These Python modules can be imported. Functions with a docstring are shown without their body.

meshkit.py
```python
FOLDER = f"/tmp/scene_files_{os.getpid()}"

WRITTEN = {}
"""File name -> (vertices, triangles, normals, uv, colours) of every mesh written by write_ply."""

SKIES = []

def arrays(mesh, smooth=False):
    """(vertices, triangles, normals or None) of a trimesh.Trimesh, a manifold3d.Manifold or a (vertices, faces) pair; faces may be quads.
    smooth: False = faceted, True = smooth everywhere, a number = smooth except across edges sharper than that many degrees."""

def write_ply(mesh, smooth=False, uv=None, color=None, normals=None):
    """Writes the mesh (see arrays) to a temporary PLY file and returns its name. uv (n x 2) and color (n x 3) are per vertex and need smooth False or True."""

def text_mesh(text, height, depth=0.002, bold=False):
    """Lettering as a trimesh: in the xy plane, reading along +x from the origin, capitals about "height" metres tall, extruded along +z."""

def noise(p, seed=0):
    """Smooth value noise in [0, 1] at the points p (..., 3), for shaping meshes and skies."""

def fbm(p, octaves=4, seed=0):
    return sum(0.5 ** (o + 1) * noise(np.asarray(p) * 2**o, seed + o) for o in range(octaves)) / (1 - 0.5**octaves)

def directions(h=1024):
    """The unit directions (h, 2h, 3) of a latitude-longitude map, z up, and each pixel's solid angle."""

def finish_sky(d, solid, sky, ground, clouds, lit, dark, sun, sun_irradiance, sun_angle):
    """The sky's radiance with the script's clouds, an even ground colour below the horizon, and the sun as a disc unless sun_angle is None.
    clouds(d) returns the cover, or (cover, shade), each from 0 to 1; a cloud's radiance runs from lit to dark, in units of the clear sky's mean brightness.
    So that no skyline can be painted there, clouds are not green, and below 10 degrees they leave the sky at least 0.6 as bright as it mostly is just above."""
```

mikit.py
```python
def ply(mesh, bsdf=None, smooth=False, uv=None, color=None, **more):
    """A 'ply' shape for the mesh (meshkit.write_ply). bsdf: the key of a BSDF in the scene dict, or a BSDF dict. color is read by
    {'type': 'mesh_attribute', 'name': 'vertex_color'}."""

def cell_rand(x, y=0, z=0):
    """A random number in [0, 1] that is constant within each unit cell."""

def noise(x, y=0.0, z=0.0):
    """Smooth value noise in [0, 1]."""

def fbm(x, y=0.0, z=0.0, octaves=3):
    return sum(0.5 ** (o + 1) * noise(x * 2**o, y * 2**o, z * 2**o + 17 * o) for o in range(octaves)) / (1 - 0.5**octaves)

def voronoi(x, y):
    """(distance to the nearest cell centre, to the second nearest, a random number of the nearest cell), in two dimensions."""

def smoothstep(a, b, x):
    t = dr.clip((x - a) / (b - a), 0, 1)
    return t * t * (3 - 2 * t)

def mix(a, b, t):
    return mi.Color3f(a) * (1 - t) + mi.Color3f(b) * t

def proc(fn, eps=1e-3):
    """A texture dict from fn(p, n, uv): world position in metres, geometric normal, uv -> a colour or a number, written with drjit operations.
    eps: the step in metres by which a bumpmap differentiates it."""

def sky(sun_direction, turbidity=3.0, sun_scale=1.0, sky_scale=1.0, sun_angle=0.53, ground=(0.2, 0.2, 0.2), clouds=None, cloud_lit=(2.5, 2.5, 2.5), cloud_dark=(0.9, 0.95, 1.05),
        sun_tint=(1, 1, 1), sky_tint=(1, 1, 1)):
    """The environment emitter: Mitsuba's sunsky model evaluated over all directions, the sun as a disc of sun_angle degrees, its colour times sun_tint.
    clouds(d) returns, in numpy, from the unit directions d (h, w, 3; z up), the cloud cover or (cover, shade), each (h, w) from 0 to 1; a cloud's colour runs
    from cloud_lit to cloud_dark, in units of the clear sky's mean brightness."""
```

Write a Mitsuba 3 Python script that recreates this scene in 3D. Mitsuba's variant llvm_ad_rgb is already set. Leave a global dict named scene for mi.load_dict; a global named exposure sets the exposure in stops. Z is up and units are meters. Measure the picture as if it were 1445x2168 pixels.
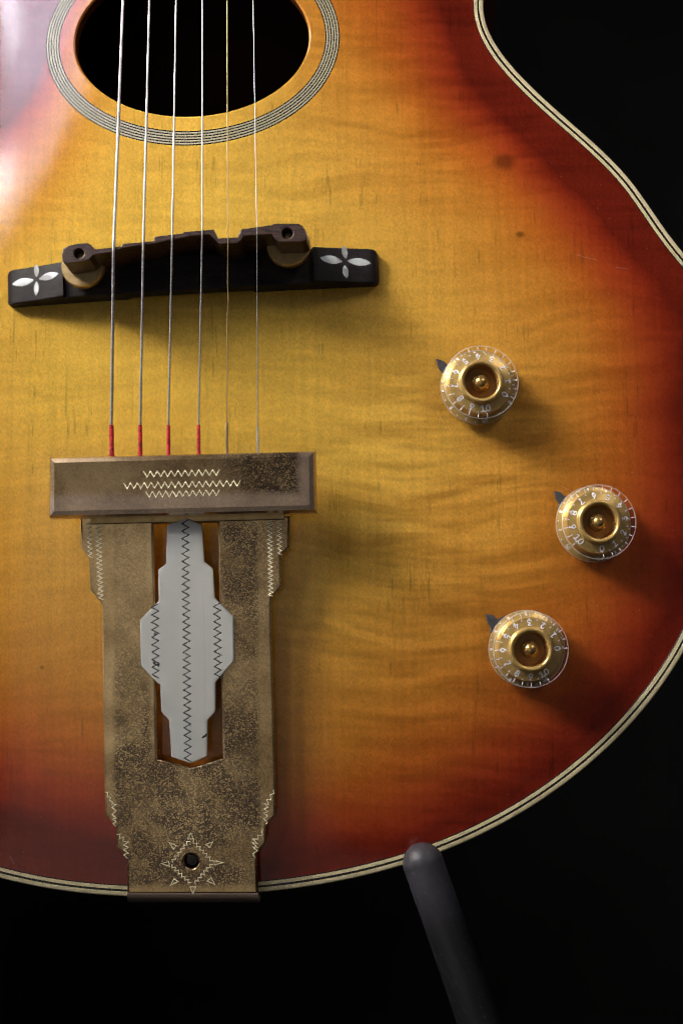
import math, numpy as np, trimesh, drjit as dr, mitsuba as mi, mikit, meshkit
from scipy import sparse
from scipy.sparse.linalg import spsolve
from scipy.interpolate import RectBivariateSpline, CubicSpline, splprep, splev
from scipy.ndimage import gaussian_filter
from shapely.geometry import Polygon, LineString
import shapely
from mikit import noise, fbm, voronoi, smoothstep, mix, proc

scene, labels = {}, {}
T = mi.ScalarTransform4f

# ------------------------------------------------------------------ camera, light, exposure
CAM = np.array([0.0, -0.56, 0.95])
FPX = 3011.0                                   # focal length in pixels of the 1445 x 2168 photograph
scene['camera'] = {'type': 'perspective', 'fov': 39.6, 'fov_axis': 'y', 'near_clip': 0.02, 'far_clip': 30.0,
                   'to_world': T().look_at(origin=CAM.tolist(), target=[0, 0, float(CAM[2])], up=[0, 0, 1])}
exposure = 0.03
AMBIENT = (0.042, 0.040, 0.044)
# studio lamps: position, aim, up, and flat emitting outlines (x to the lamp's right as seen from the guitar, y up) with their radiance
box_ = lambda a, b: [(-a, -b), (a, -b), (a, b), (-a, b)]
LAMPS = [
    ('key softbox on the bass side', (-1.12, -0.48, 2.02), (0.20, 0.0, 1.04), (0.573, 0.16, 0.80), 0.27, 0.27, [(box_(0.27, 0.27), (88, 81.5, 75))]),
    ('small dim softbox high on the bass side', (-0.462, -0.68, 1.638), (0.033, 0.047, 1.138), (0.573, 0.16, 0.80), 0, 0,
     [([(-0.215, 0.25), (-0.20, 0.0), (-0.12, -0.10), (-0.035, -0.22), (0, -0.22), (0, 0.25)], (6.4, 6.3, 7.2)), ([(-0.215, 0.25), (-0.20, 0.03), (-0.12, -0.03), (-0.07, 0.03), (-0.06, 0.25)], (9.5, 9.8, 12.0)),
      ([(-0.105, -0.075), (-0.09, -0.125), (-0.045, -0.135), (-0.035, -0.095), (-0.06, -0.06)], (20, 20, 21.5)), ([(-0.20, 0.0), (-0.165, -0.01), (-0.16, 0.03), (-0.185, 0.05), (-0.21, 0.04)], (24, 24, 27))]),
    ('added wide dim softbox behind the camera for sheen on the metal', (-0.34, -1.55, 0.78), (-0.05, 0.0, 0.92), (0, 0, 1), 0, 0, [([(-0.42, -0.62), (0.0, -0.62), (0.0, 0.62), (-0.42, 0.62)], (0.40, 0.375, 0.34)), ([(0.0, -0.62), (0.30, -0.62), (0.30, 0.62), (0.0, 0.62)], (0.20, 0.185, 0.17))]),  # added lamp with no known source, for sheen on the tailpiece
    ('softbox low at the bass side', (-1.30, -0.40, 1.00), (0, 0, 0.95), (0, 0, 1), 0.18, 0.30, [(box_(0.18, 0.30), (2.0, 2.0, 2.2))]),
    ('softbox high on the treble side', (0.80, -0.75, 2.05), (0, 0, 0.95), (0, 0, 1), 0.20, 0.20, [(box_(0.20, 0.20), (7.5, 7.0, 6.6))]),
]
scene['ambient'] = {'type': 'constant', 'radiance': {'type': 'rgb', 'value': list(AMBIENT)}}

# ------------------------------------------------------------------ the guitar's own frame, in millimetres: u to the right, v up along the centre line, w out of the top
def rot(axis, deg):
    c, s = math.cos(math.radians(deg)), math.sin(math.radians(deg))
    return {'x': np.array([[1, 0, 0], [0, c, -s], [0, s, c]]), 'y': np.array([[c, 0, s], [0, 1, 0], [-s, 0, c]]), 'z': np.array([[c, -s, 0], [s, c, 0], [0, 0, 1]])}[axis]

BASE = np.array([[1, 0, 0], [0, 0, -1], [0, 1, 0]], float)          # u -> x, v -> z, w -> -y
R = rot('z', -2.5) @ rot('x', -7.5) @ BASE @ rot('z', 0.6)
ORG = np.array([(411 - 722.5) / FPX * 0.56, 0.0, 0.95])
_d = np.array([(411 - 722.5) / FPX, 1.0, 0.0]); _n = R[:, 2]
ORG = CAM + _d * (np.dot(np.array([0, 0, 0.95]) - CAM, _n) / np.dot(_d, _n))
M4 = np.eye(4); M4[:3, :3] = R * 0.001; M4[:3, 3] = ORG
G = T(M4.tolist())
CL = R.T @ (CAM - ORG) * 1000.0                                         # the camera seen from the guitar

def ray(px, py):
    return R.T @ np.array([(px - 722.5) / FPX, 1.0, -(py - 1084.0) / FPX])

def P(px, py, w=0.0):
    """A place measured in the photograph, at the height w above the plane of the rim."""
    d = ray(px, py)
    return CL + d * ((w - CL[2]) / d[2])

def local(p):
    """World metres to guitar millimetres, for the materials."""
    x, y, z = (p[0] - float(ORG[0])) * 1000, (p[1] - float(ORG[1])) * 1000, (p[2] - float(ORG[2])) * 1000
    return [x * float(R[0, k]) + y * float(R[1, k]) + z * float(R[2, k]) for k in range(3)]

# ------------------------------------------------------------------ materials
def lin(r, g, b):
    return [((c / 255 + 0.055) / 1.055) ** 2.4 if c > 10 else c / 255 / 12.92 for c in (r, g, b)]

def ramp(t, stops):
    out = mi.Color3f(stops[0][1])
    for (a, ca), (b, cb) in zip(stops, stops[1:]):
        s = dr.clip((t - a) / (b - a), 0, 1)
        out = dr.select(t > a, mi.Color3f(ca) * (1 - s) + mi.Color3f(cb) * s, out)
    return out

BURST = [(0.0, (0.110, 0.009, 0.003)), (0.06, (0.20, 0.019, 0.005)), (0.15, (0.305, 0.044, 0.009)), (0.27, (0.40, 0.102, 0.013)),
         (0.43, (0.47, 0.182, 0.023)), (0.62, (0.545, 0.262, 0.038)), (0.82, (0.60, 0.345, 0.054)), (0.93, (0.615, 0.38, 0.058)), (1.0, (0.615, 0.385, 0.058))]

def top_colour(p, n, uv):
    u, v, w = local(p)
    t = uv[0]
    low = smoothstep(-10.0, -120.0, v)                                  # burst wider over the lower end, from the spray and painted light fall-off
    wob = (fbm(u * 0.02, v * 0.02, 3.0) - 0.5) * 0.10 + (fbm(u * 0.05, v * 0.10, 9.0) - 0.5) * 0.05
    tt = t + wob - low * 0.03 - 0.13 * smoothstep(30.0, -50.0, u) * smoothstep(70.0, -40.0, v) - 0.04 * smoothstep(120.0, 190.0, u) - (0.18 + 0.66 * smoothstep(-20.0, -62.0, u)) * smoothstep(100.0, 222.0, v + dr.abs(u + 1.3) * 0.30) * smoothstep(15.0, 85.0, dr.abs(u + 1.3) + dr.maximum(v - 205.0, 0.0))  # bass side darkened in the colour, for dim light below and glare above
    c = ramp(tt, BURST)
    # curl of the maple: bands across the grain, strongest to the treble side and the lower end
    wx = (fbm(u * 0.012, v * 0.02, 5.0) - 0.5) * 26
    band = fbm(u * 0.026 + 3.0, (v + wx) * 0.19, 1.0, 3)
    band2 = fbm(u * 0.06 + 31.0, (v + wx * 0.7) * 0.42, 2.0, 2)
    where = 0.30 + 0.70 * smoothstep(0.35, 0.7, fbm(u * 0.010, v * 0.010, 12.0)) * smoothstep(-60.0, 60.0, u - v * 0.35)
    curl = (band - 0.5) * 1.3 + (band2 - 0.5) * 0.9
    kk = 1.0 + dr.clip(curl, -0.40, 0.35) * where * 0.54
    c *= mi.Color3f(kk, kk * (0.72 + 0.28 * kk), kk * (0.55 + 0.45 * kk))
    # vertical grain and short dark pores
    g = fbm(u * 0.75 + (fbm(v * 0.02, u * 0.05) - 0.5) * 2.0, v * 0.010, 7.0, 3)
    c *= 1.0 + (g - 0.5) * 0.17
    pore = noise(u * 1.9 + 13.0, v * 0.13, 4.0) * noise(u * 0.31, v * 0.03, 8.0)
    c *= 1.0 - 0.24 * smoothstep(0.58, 0.82, pore)
    # silky flecks of the figure
    f = noise(u * 2.3 + v * 1.4 + fbm(v * 0.3, u * 0.3) * 3.0, v * 0.9 - u * 0.8, 2.0) + noise(u * 3.1 - v * 1.9 + 40, v * 1.3 + u * 1.1, 5.0)
    c *= 1.0 + (f - 1.0) * 0.20
    # hairline scratches in the lacquer and a little dust
    lines = ((152.0, 101.0, 160.0, 99.0), (96.0, 37.0, 99.5, 30.0), (143.0, 8.0, 149.0, 5.0), (-70.0, -133.0, -68.4, -136.0), (60.0, -70.0, 63.0, -66.0), (168.0, 96.0, 173.0, 95.4))
    for (x0, y0, x1, y1) in lines:
        L2 = (x1 - x0) ** 2 + (y1 - y0) ** 2
        tl = dr.clip(((u - x0) * (x1 - x0) + (v - y0) * (y1 - y0)) / L2, 0, 1)
        dl = dr.sqrt(dr.square(u - x0 - tl * (x1 - x0)) + dr.square(v - y0 - tl * (y1 - y0)))
        c += mi.Color3f(0.10, 0.085, 0.07) * smoothstep(0.22, 0.05, dl)
    vd, _, vr = voronoi(u * 0.11, v * 0.11)
    c += mi.Color3f(0.14, 0.13, 0.12) * smoothstep(0.028, 0.008, vd) * smoothstep(0.80, 0.82, vr)
    # small mineral spots and dings
    for (x, y, r) in ((124.5, 140.0, 5.2), (130.0, 109.0, 2.0), (-27.0, -80.0, 0.9), (-57.0, -61.0, 1.0)):
        dd = dr.sqrt(dr.square((u - x) / 1.25) + dr.square(v - y))
        c *= 1.0 - 0.55 * smoothstep(r, r * 0.2, dd)
    return c

def bsdf(key, d):
    scene[key] = d
    return key

def rgb(c):
    return {'type': 'rgb', 'value': list(c)}

def two(d):
    return {'type': 'twosided', 'bsdf': d}

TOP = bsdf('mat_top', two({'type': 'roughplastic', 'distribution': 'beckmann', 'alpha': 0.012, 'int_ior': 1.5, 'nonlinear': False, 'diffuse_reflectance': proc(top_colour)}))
INSIDE = bsdf('mat_inside', two({'type': 'diffuse', 'reflectance': rgb((0.06, 0.026, 0.014))}))
EDGE = bsdf('mat_hole_edge', two({'type': 'roughplastic', 'alpha': 0.15, 'diffuse_reflectance': rgb((0.12, 0.035, 0.012))}))
SIDE = bsdf('mat_side', two({'type': 'roughplastic', 'alpha': 0.08, 'diffuse_reflectance': rgb((0.06, 0.010, 0.005))}))

def cream_colour(p, n, uv):
    u, v, w = local(p)
    k = fbm(u * 0.35, v * 0.35, w * 0.3)
    return mix((0.50, 0.42, 0.235), (0.60, 0.53, 0.33), k) * (1 - 0.25 * smoothstep(0.62, 0.8, fbm(u * 1.5, v * 1.5, 3.0)))

CREAM = bsdf('mat_cream', two({'type': 'roughplastic', 'alpha': 0.12, 'diffuse_reflectance': proc(cream_colour)}))
RINGC = bsdf('mat_ring_pale', two({'type': 'roughplastic', 'alpha': 0.09, 'diffuse_reflectance': rgb((0.40, 0.37, 0.26))}))
BLACKP = bsdf('mat_black_plastic', two({'type': 'roughplastic', 'alpha': 0.10, 'diffuse_reflectance': rgb((0.008, 0.008, 0.007))}))

def ebony_colour(p, n, uv):
    u, v, w = local(p)
    k = fbm(u * 0.25, v * 2.2, w * 1.4, 3)
    pore = smoothstep(0.66, 0.78, noise(u * 0.9, v * 3.6, w * 2.0))
    wear = smoothstep(0.45, 0.75, fbm(u * 0.09, v * 0.22, 4.0))
    return mix((0.008, 0.006, 0.006), (0.026, 0.020, 0.021), k * 0.5 + wear * 0.6) * (1 - 0.6 * pore)

EBONY = bsdf('mat_ebony', two({'type': 'principled', 'base_color': proc(ebony_colour), 'roughness': 0.50, 'specular': 0.18}))

def rosewood_colour(p, n, uv):
    u, v, w = local(p)
    k = fbm(u * 0.22, v * 2.0, w * 1.5, 3)
    pore = smoothstep(0.62, 0.74, noise(u * 0.55, v * 3.2, w * 2.4))
    return mix((0.012, 0.006, 0.005), (0.062, 0.026, 0.018), k) * (1 - 0.75 * pore)

ROSEWOOD = bsdf('mat_rosewood', two({'type': 'principled', 'base_color': proc(rosewood_colour), 'roughness': 0.42, 'specular': 0.5}))

def pearl_colour(p, n, uv):
    u, v, w = local(p)
    k = fbm(u * 0.22 + v * 0.08, v * 0.30, 5.0, 2)
    c = mix((0.42, 0.42, 0.42), (0.82, 0.86, 0.84), smoothstep(0.35, 0.65, k))
    return c * mix((1.0, 0.97, 0.98), (0.93, 1.0, 0.98), noise(u * 0.6, v * 0.6, 2.0))

PEARL = bsdf('mat_pearl', two({'type': 'principled', 'base_color': proc(pearl_colour), 'roughness': 0.22, 'specular': 0.8, 'metallic': 0.25, 'clearcoat': 0.6}))

def brass_colour(p, n, uv):
    u, v, w = local(p)
    k = fbm(u * 0.5, v * 0.5, w * 0.5)
    return mix((0.42, 0.28, 0.11), (0.66, 0.50, 0.26), k)

BRASS = bsdf('mat_brass', two({'type': 'principled', 'base_color': proc(brass_colour), 'roughness': 0.38, 'metallic': 0.85}))
def wire_colour(p, n, uv):
    u, v, w = local(p)
    return mix((0.52, 0.51, 0.52), (0.70, 0.69, 0.70), smoothstep(0.2, 0.8, noise(v * 2.4, u * 0.05, 3.0))) * (0.82 + 0.36 * fbm(v * 0.12, u * 0.2))

STEEL = bsdf('mat_steel', two({'type': 'principled', 'base_color': proc(wire_colour), 'roughness': 0.33, 'metallic': 0.95}))
BRONZE = bsdf('mat_old_string', two({'type': 'principled', 'base_color': rgb((0.50, 0.36, 0.18)), 'roughness': 0.4, 'metallic': 0.8}))

def silk_colour(p, n, uv):
    u, v, w = local(p)
    return mix((0.22, 0.006, 0.012), (0.72, 0.035, 0.05), smoothstep(0.25, 0.7, noise(u * 1.5, v * 2.4, w * 2.0)))

SILK = bsdf('mat_silk', two({'type': 'principled', 'base_color': proc(silk_colour), 'roughness': 0.7, 'sheen': 0.6}))

def worn(u, v, scale, mask):
    """Worn gold plate: pale gold flecks left over tarnished nickel-brown metal where the mask is high, cloudy gold elsewhere."""
    a = noise(u * 2.4 + v * 1.0, v * 2.4 - u * 1.0, 2.0) * 0.5 + noise(u * 3.6 - v * 2.0, v * 3.6 + u * 2.0, 4.0) * 0.5
    fleck = smoothstep(0.53, 0.66, a + 0.10 * (fbm(u * 0.25, v * 0.25, 9.0) - 0.5))
    cloud = fbm(u * 0.10, v * 0.10, 6.0, 3)
    fine = fbm(u * 1.8, v * 1.8, 1.0, 2)
    patch = smoothstep(0.48, 0.70, fbm(u * 0.055 + 4.0, v * 0.05, 8.0, 3))
    gold = mix((0.35, 0.225, 0.098), (0.82, 0.60, 0.31), dr.clip(cloud * 0.6 + patch * 0.30 + (fine - 0.5) * 0.5, 0, 1))
    dark = mix((0.050, 0.036, 0.026), (0.15, 0.105, 0.070), fine)
    pit = smoothstep(0.30, 0.62, fbm(u * 0.16 + 9.0, v * 0.16, 2.0, 3))
    speck = mix(dark, gold, dr.clip(fleck + (1 - pit) * 0.35, 0, 1))
    return mi.Color3f(gold) * (1 - mask) + speck * mask

PLATE_LOW = P(406, 1893, 6.5)[1]
def plate_colour(p, n, uv):
    u, v, w = local(p)
    m = fbm(u * 0.028 + 2.0, v * 0.022, 3.0, 3)
    lower = smoothstep(-40.0, -105.0, v + (m - 0.5) * 50)
    right = smoothstep(6.0, 16.0, u + (m - 0.5) * 20) * smoothstep(-64.0, -40.0, v + (m - 0.5) * 30)
    slot = smoothstep(15.5, 10.0, dr.abs(u)) * smoothstep(-99.0, -90.0, v)
    rim = smoothstep(5.0, 2.2, 31.0 - dr.abs(u)) * 0.7
    mask = dr.clip(0.20 + 0.25 * m + lower * 0.8 + right * 0.95 - slot * 0.85 - rim, 0.05, 0.97)
    low_ = smoothstep(4.5, 1.5, v - float(PLATE_LOW))
    mask = mask * (1 - low_ * 0.9)
    pale = slot * smoothstep(0.38, 0.62, fbm(u * 0.22, v * 0.14, 21.0, 3)) * 0.55
    return worn(u, v, 1.0, mask) * (1 - pale) + mi.Color3f(0.82, 0.64, 0.37) * pale

def bar_colour(p, n, uv):
    u, v, w = local(p)
    m = fbm(u * 0.03 + 2.0, v * 0.05, 13.0, 3)
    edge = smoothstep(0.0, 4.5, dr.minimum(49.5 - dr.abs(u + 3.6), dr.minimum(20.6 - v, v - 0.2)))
    right = smoothstep(6.0, 28.0, u + (m - 0.5) * 22) * edge
    mask = dr.clip(0.10 + right * 0.9 + 0.20 * smoothstep(-30.0, 0.0, u) * edge, 0.05, 0.97)
    c = worn(u, v, 1.0, mask)
    return mix((0.70, 0.68, 0.76), (0.72, 0.70, 0.72), edge) * c + mi.Color3f(0.10, 0.095, 0.11) * (1 - edge)  # lilac added at the edges paints lamp reflections on the bevels

PLATE = bsdf('mat_plate', two({'type': 'principled', 'base_color': proc(plate_colour), 'roughness': 0.23, 'metallic': 0.80, 'specular': 0.6}))
FOOT = bsdf('mat_foot', two({'type': 'principled', 'base_color': rgb((0.34, 0.26, 0.20)), 'roughness': 0.28, 'metallic': 0.7}))
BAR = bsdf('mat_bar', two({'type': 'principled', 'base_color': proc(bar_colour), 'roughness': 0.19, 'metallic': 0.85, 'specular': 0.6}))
GOLDCUT = bsdf('mat_engraved_gold', two({'type': 'principled', 'base_color': rgb((1.0, 0.90, 0.58)), 'roughness': 0.4, 'metallic': 0.0}))
GROOVE_SHADE = bsdf('mat_groove_shade', two({'type': 'principled', 'base_color': rgb((0.09, 0.065, 0.04)), 'roughness': 0.5, 'metallic': 0.3}))
GROOVE_LIT = bsdf('mat_groove_lit', two({'type': 'diffuse', 'reflectance': rgb((0.78, 0.78, 0.74))}))
DARKCUT = bsdf('mat_engraved_dark', two({'type': 'diffuse', 'reflectance': rgb((0.035, 0.035, 0.033))}))

def insert_colour(p, n, uv):
    u, v, w = local(p)
    k = fbm(u * 0.12, v * 0.05, 3.0)
    line = smoothstep(0.35, 0.0, dr.abs(u - 7.3)) * smoothstep(-30.0, -36.0, v)
    return mix((0.56, 0.57, 0.52), (0.63, 0.64, 0.59), k) * (1 - 0.06 * line)

INSERT = bsdf('mat_insert', two({'type': 'roughplastic', 'alpha': 0.22, 'diffuse_reflectance': proc(insert_colour)}))
def gold_colour(p, n, uv):
    u, v, w = local(p)
    k = fbm(u * 0.8, v * 0.8, w * 0.8, 3)
    return mix((0.45, 0.285, 0.08), (0.64, 0.44, 0.15), k)

GOLD = bsdf('mat_gold', two({'type': 'principled', 'base_color': proc(gold_colour), 'roughness': 0.33, 'metallic': 0.6, 'specular': 0.6}))
CUP = bsdf('mat_cup', two({'type': 'principled', 'base_color': rgb((0.46, 0.26, 0.085)), 'roughness': 0.4, 'metallic': 0.5}))
SHAFT = bsdf('mat_shaft', two({'type': 'principled', 'base_color': rgb((0.50, 0.31, 0.10)), 'roughness': 0.30, 'metallic': 0.85}))
scene['mat_acrylic_gloss'] = {'type': 'twosided', 'bsdf': {'type': 'conductor', 'material': 'none'}}
CLEAR = bsdf('mat_clear_acrylic', {'type': 'mask', 'opacity': 0.055, 'bsdf': {'type': 'ref', 'id': 'mat_acrylic_gloss'}})
CLEARRIM = bsdf('mat_clear_rim', {'type': 'mask', 'opacity': 0.30, 'bsdf': two({'type': 'roughplastic', 'alpha': 0.1, 'diffuse_reflectance': rgb((0.7, 0.68, 0.62))})})
WHITE = bsdf('mat_white_print', two({'type': 'diffuse', 'reflectance': rgb((0.90, 0.89, 0.90))}))

def pointer_colour(p, n, uv):
    u, v, w = local(p)
    return mix((0.020, 0.020, 0.024), (0.075, 0.075, 0.085), fbm(u * 0.7, v * 0.7, w))

POINTER = bsdf('mat_pointer', two({'type': 'principled', 'base_color': proc(pointer_colour), 'roughness': 0.5}))

def rubber_colour(p, n, uv):
    u, v, w = local(p)
    k = fbm(u * 0.07, v * 0.07, w * 0.07, 3)
    dust = smoothstep(0.80, 0.86, noise(u * 1.1, v * 1.1, w))
    lit_tip = smoothstep(-162.0, -139.0, v)  # painted light: sleeve lighter at the end, as light fades down the arm
    return mix((0.004, 0.004, 0.0044), (0.010, 0.010, 0.0115), k) + mi.Color3f(0.026, 0.0245, 0.030) * lit_tip * (0.6 + 0.8 * fbm(u * 0.25, v * 0.25, w * 0.25)) + mi.Color3f(0.05) * dust * 0.3

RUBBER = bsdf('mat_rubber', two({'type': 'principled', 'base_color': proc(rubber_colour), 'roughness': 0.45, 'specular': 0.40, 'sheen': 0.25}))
def cloth_colour(p, n, uv):
    k = fbm(p[0] * 5, p[2] * 5, 2.0, 3)
    return mix((0.0008, 0.0008, 0.0008), (0.0042, 0.0042, 0.0044), k)

CLOTH = bsdf('mat_backdrop', two({'type': 'diffuse', 'reflectance': proc(cloth_colour)}))
HOUSING = bsdf('mat_housing', two({'type': 'diffuse', 'reflectance': rgb((0.02, 0.02, 0.02))}))

# ------------------------------------------------------------------ helpers
def numbered(key):
    if key not in scene and key not in labels:
        return key
    k = 1
    while f'{key}_{k:03d}' in scene or f'{key}_{k:03d}' in labels:
        k += 1
    return f'{key}_{k:03d}'

def add(key, mesh, m, smooth=30, uv=None, world=False, **lab):
    key = numbered(key)
    more = {} if world else {'to_world': G}
    scene[key] = mikit.ply(mesh, m, smooth=smooth, uv=uv, **more)
    if lab:
        labels[key] = lab
    return key

def holder(key, **lab):
    key = numbered(key)
    labels[key] = lab
    return key

def cat(ms):
    return trimesh.util.concatenate(ms)

def grid_mesh(rows, close=True):
    """Quads between rows of points (n rows of m points, closed along the row)."""
    rows = np.asarray(rows, float)
    n, m = rows.shape[:2]
    i, j = np.meshgrid(np.arange(n - 1), np.arange(m if close else m - 1), indexing='ij')
    k = (j + 1) % m
    a, b, c, d = i * m + j, i * m + k, (i + 1) * m + k, (i + 1) * m + j
    f = np.concatenate([np.stack([a, b, c], -1).reshape(-1, 3), np.stack([a, c, d], -1).reshape(-1, 3)])
    return trimesh.Trimesh(rows.reshape(-1, 3), f, process=False)

def mitre(ring, d):
    """The closed ring moved inwards (to the left of its direction) by d."""
    e = np.roll(ring, -1, 0) - ring
    e /= np.maximum(np.linalg.norm(e, axis=1, keepdims=True), 1e-9)
    n = np.stack([-e[:, 1], e[:, 0]], 1)
    n0 = np.roll(n, 1, 0)
    b = n + n0
    return ring + d * b / np.maximum((b * n).sum(1, keepdims=True), 0.35)

def slab(ext, z0, z1, bevel=0.3, holes=(), steps=3):
    """A plate between z0 and z1 with rounded upper edges; ext and holes are 2-D rings."""
    rings = []
    for k, r in enumerate([ext, *holes]):
        r = np.asarray(r, float)
        area = 0.5 * np.sum(r[:, 0] * np.roll(r[:, 1], -1) - np.roll(r[:, 0], -1) * r[:, 1])
        rings.append(r[::-1] if (area < 0) == (k == 0) else r)
    parts, tops, bots = [], [], []
    for r in rings:
        rows = [np.c_[r, np.full(len(r), z0)]]
        for s in range(steps + 1):
            a = s / steps * math.pi / 2
            rows.append(np.c_[mitre(r, bevel * (1 - math.cos(a))), np.full(len(r), z1 - bevel * (1 - math.sin(a)))])
        parts.append(grid_mesh(rows))
        tops.append(rows[-1][:, :2]); bots.append(r)
    for rr, z, flip in ((tops, z1, False), (bots, z0, True)):
        v, f = trimesh.creation.triangulate_polygon(Polygon(rr[0], rr[1:]), engine='earcut')
        c = trimesh.Trimesh(np.c_[v, np.full(len(v), z)], f[:, ::-1] if flip else f, process=False)
        parts.append(c)
    return cat(parts)

def frames(path):
    path = np.asarray(path, float)
    t = np.gradient(path, axis=0); t /= np.linalg.norm(t, axis=1, keepdims=True)
    up = np.array([0.0, 0.0, 1.0]) if abs(t[0] @ [0, 0, 1.0]) < 0.9 else np.array([1.0, 0, 0])
    a = np.cross(t, up); a /= np.linalg.norm(a, axis=1, keepdims=True)
    return path, a, np.cross(a, t)

def tube(path, radius, n=12, cap=True):
    path, a, b = frames(path)
    r = np.broadcast_to(radius, len(path))
    ang = np.arange(n) * 2 * math.pi / n
    rows = [p + rr * (np.cos(ang)[:, None] * x + np.sin(ang)[:, None] * y) for p, rr, x, y in zip(path, r, a, b)]
    if cap:
        rows = [np.repeat(path[:1], n, 0), *rows, np.repeat(path[-1:], n, 0)]
    return grid_mesh(rows)

def revolve(profile, n=96):
    pr = np.asarray(profile, float)
    ang = np.arange(n) * 2 * math.pi / n
    return grid_mesh([np.stack([r * np.cos(ang), r * np.sin(ang), np.full(n, z)], 1) for r, z in pr])

def arc(cx, cz, r, a0, a1, n=6):
    return [(cx + r * math.cos(math.radians(a)), cz + r * math.sin(math.radians(a))) for a in np.linspace(a0, a1, n)]

def moved(mesh, m4):
    m = mesh.copy(); m.apply_transform(m4); return m

# ------------------------------------------------------------------ setting: the black cloth behind
xs = np.linspace(-2.2, 2.2, 140)
prof = [(0.62, z) for z in np.linspace(2.6, 0.25, 70)] + [(0.62 - 0.25 * (1 - math.cos(a)), 0.25 - 0.25 * math.sin(a)) for a in np.linspace(0.1, math.pi / 2, 10)] + [(y, 0.0) for y in np.linspace(0.2, -1.6, 12)]
rows = []
for y, z in prof:
    fold = 0.03 * np.sin(xs * 9 + 0.8 * math.sin(z * 2.1)) + 0.05 * (meshkit.fbm(np.stack([xs * 2.2, np.full_like(xs, z * 0.8), xs * 0], -1), 4, 5) - 0.5)
    rows.append(np.stack([xs, y + fold * min(1.0, z * 3), np.full_like(xs, z)], 1))
add('backdrop', grid_mesh(rows, close=False), CLOTH, smooth=True, world=True, kind='structure', label='plain black cloth hanging behind the guitar', category='backdrop')

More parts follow.
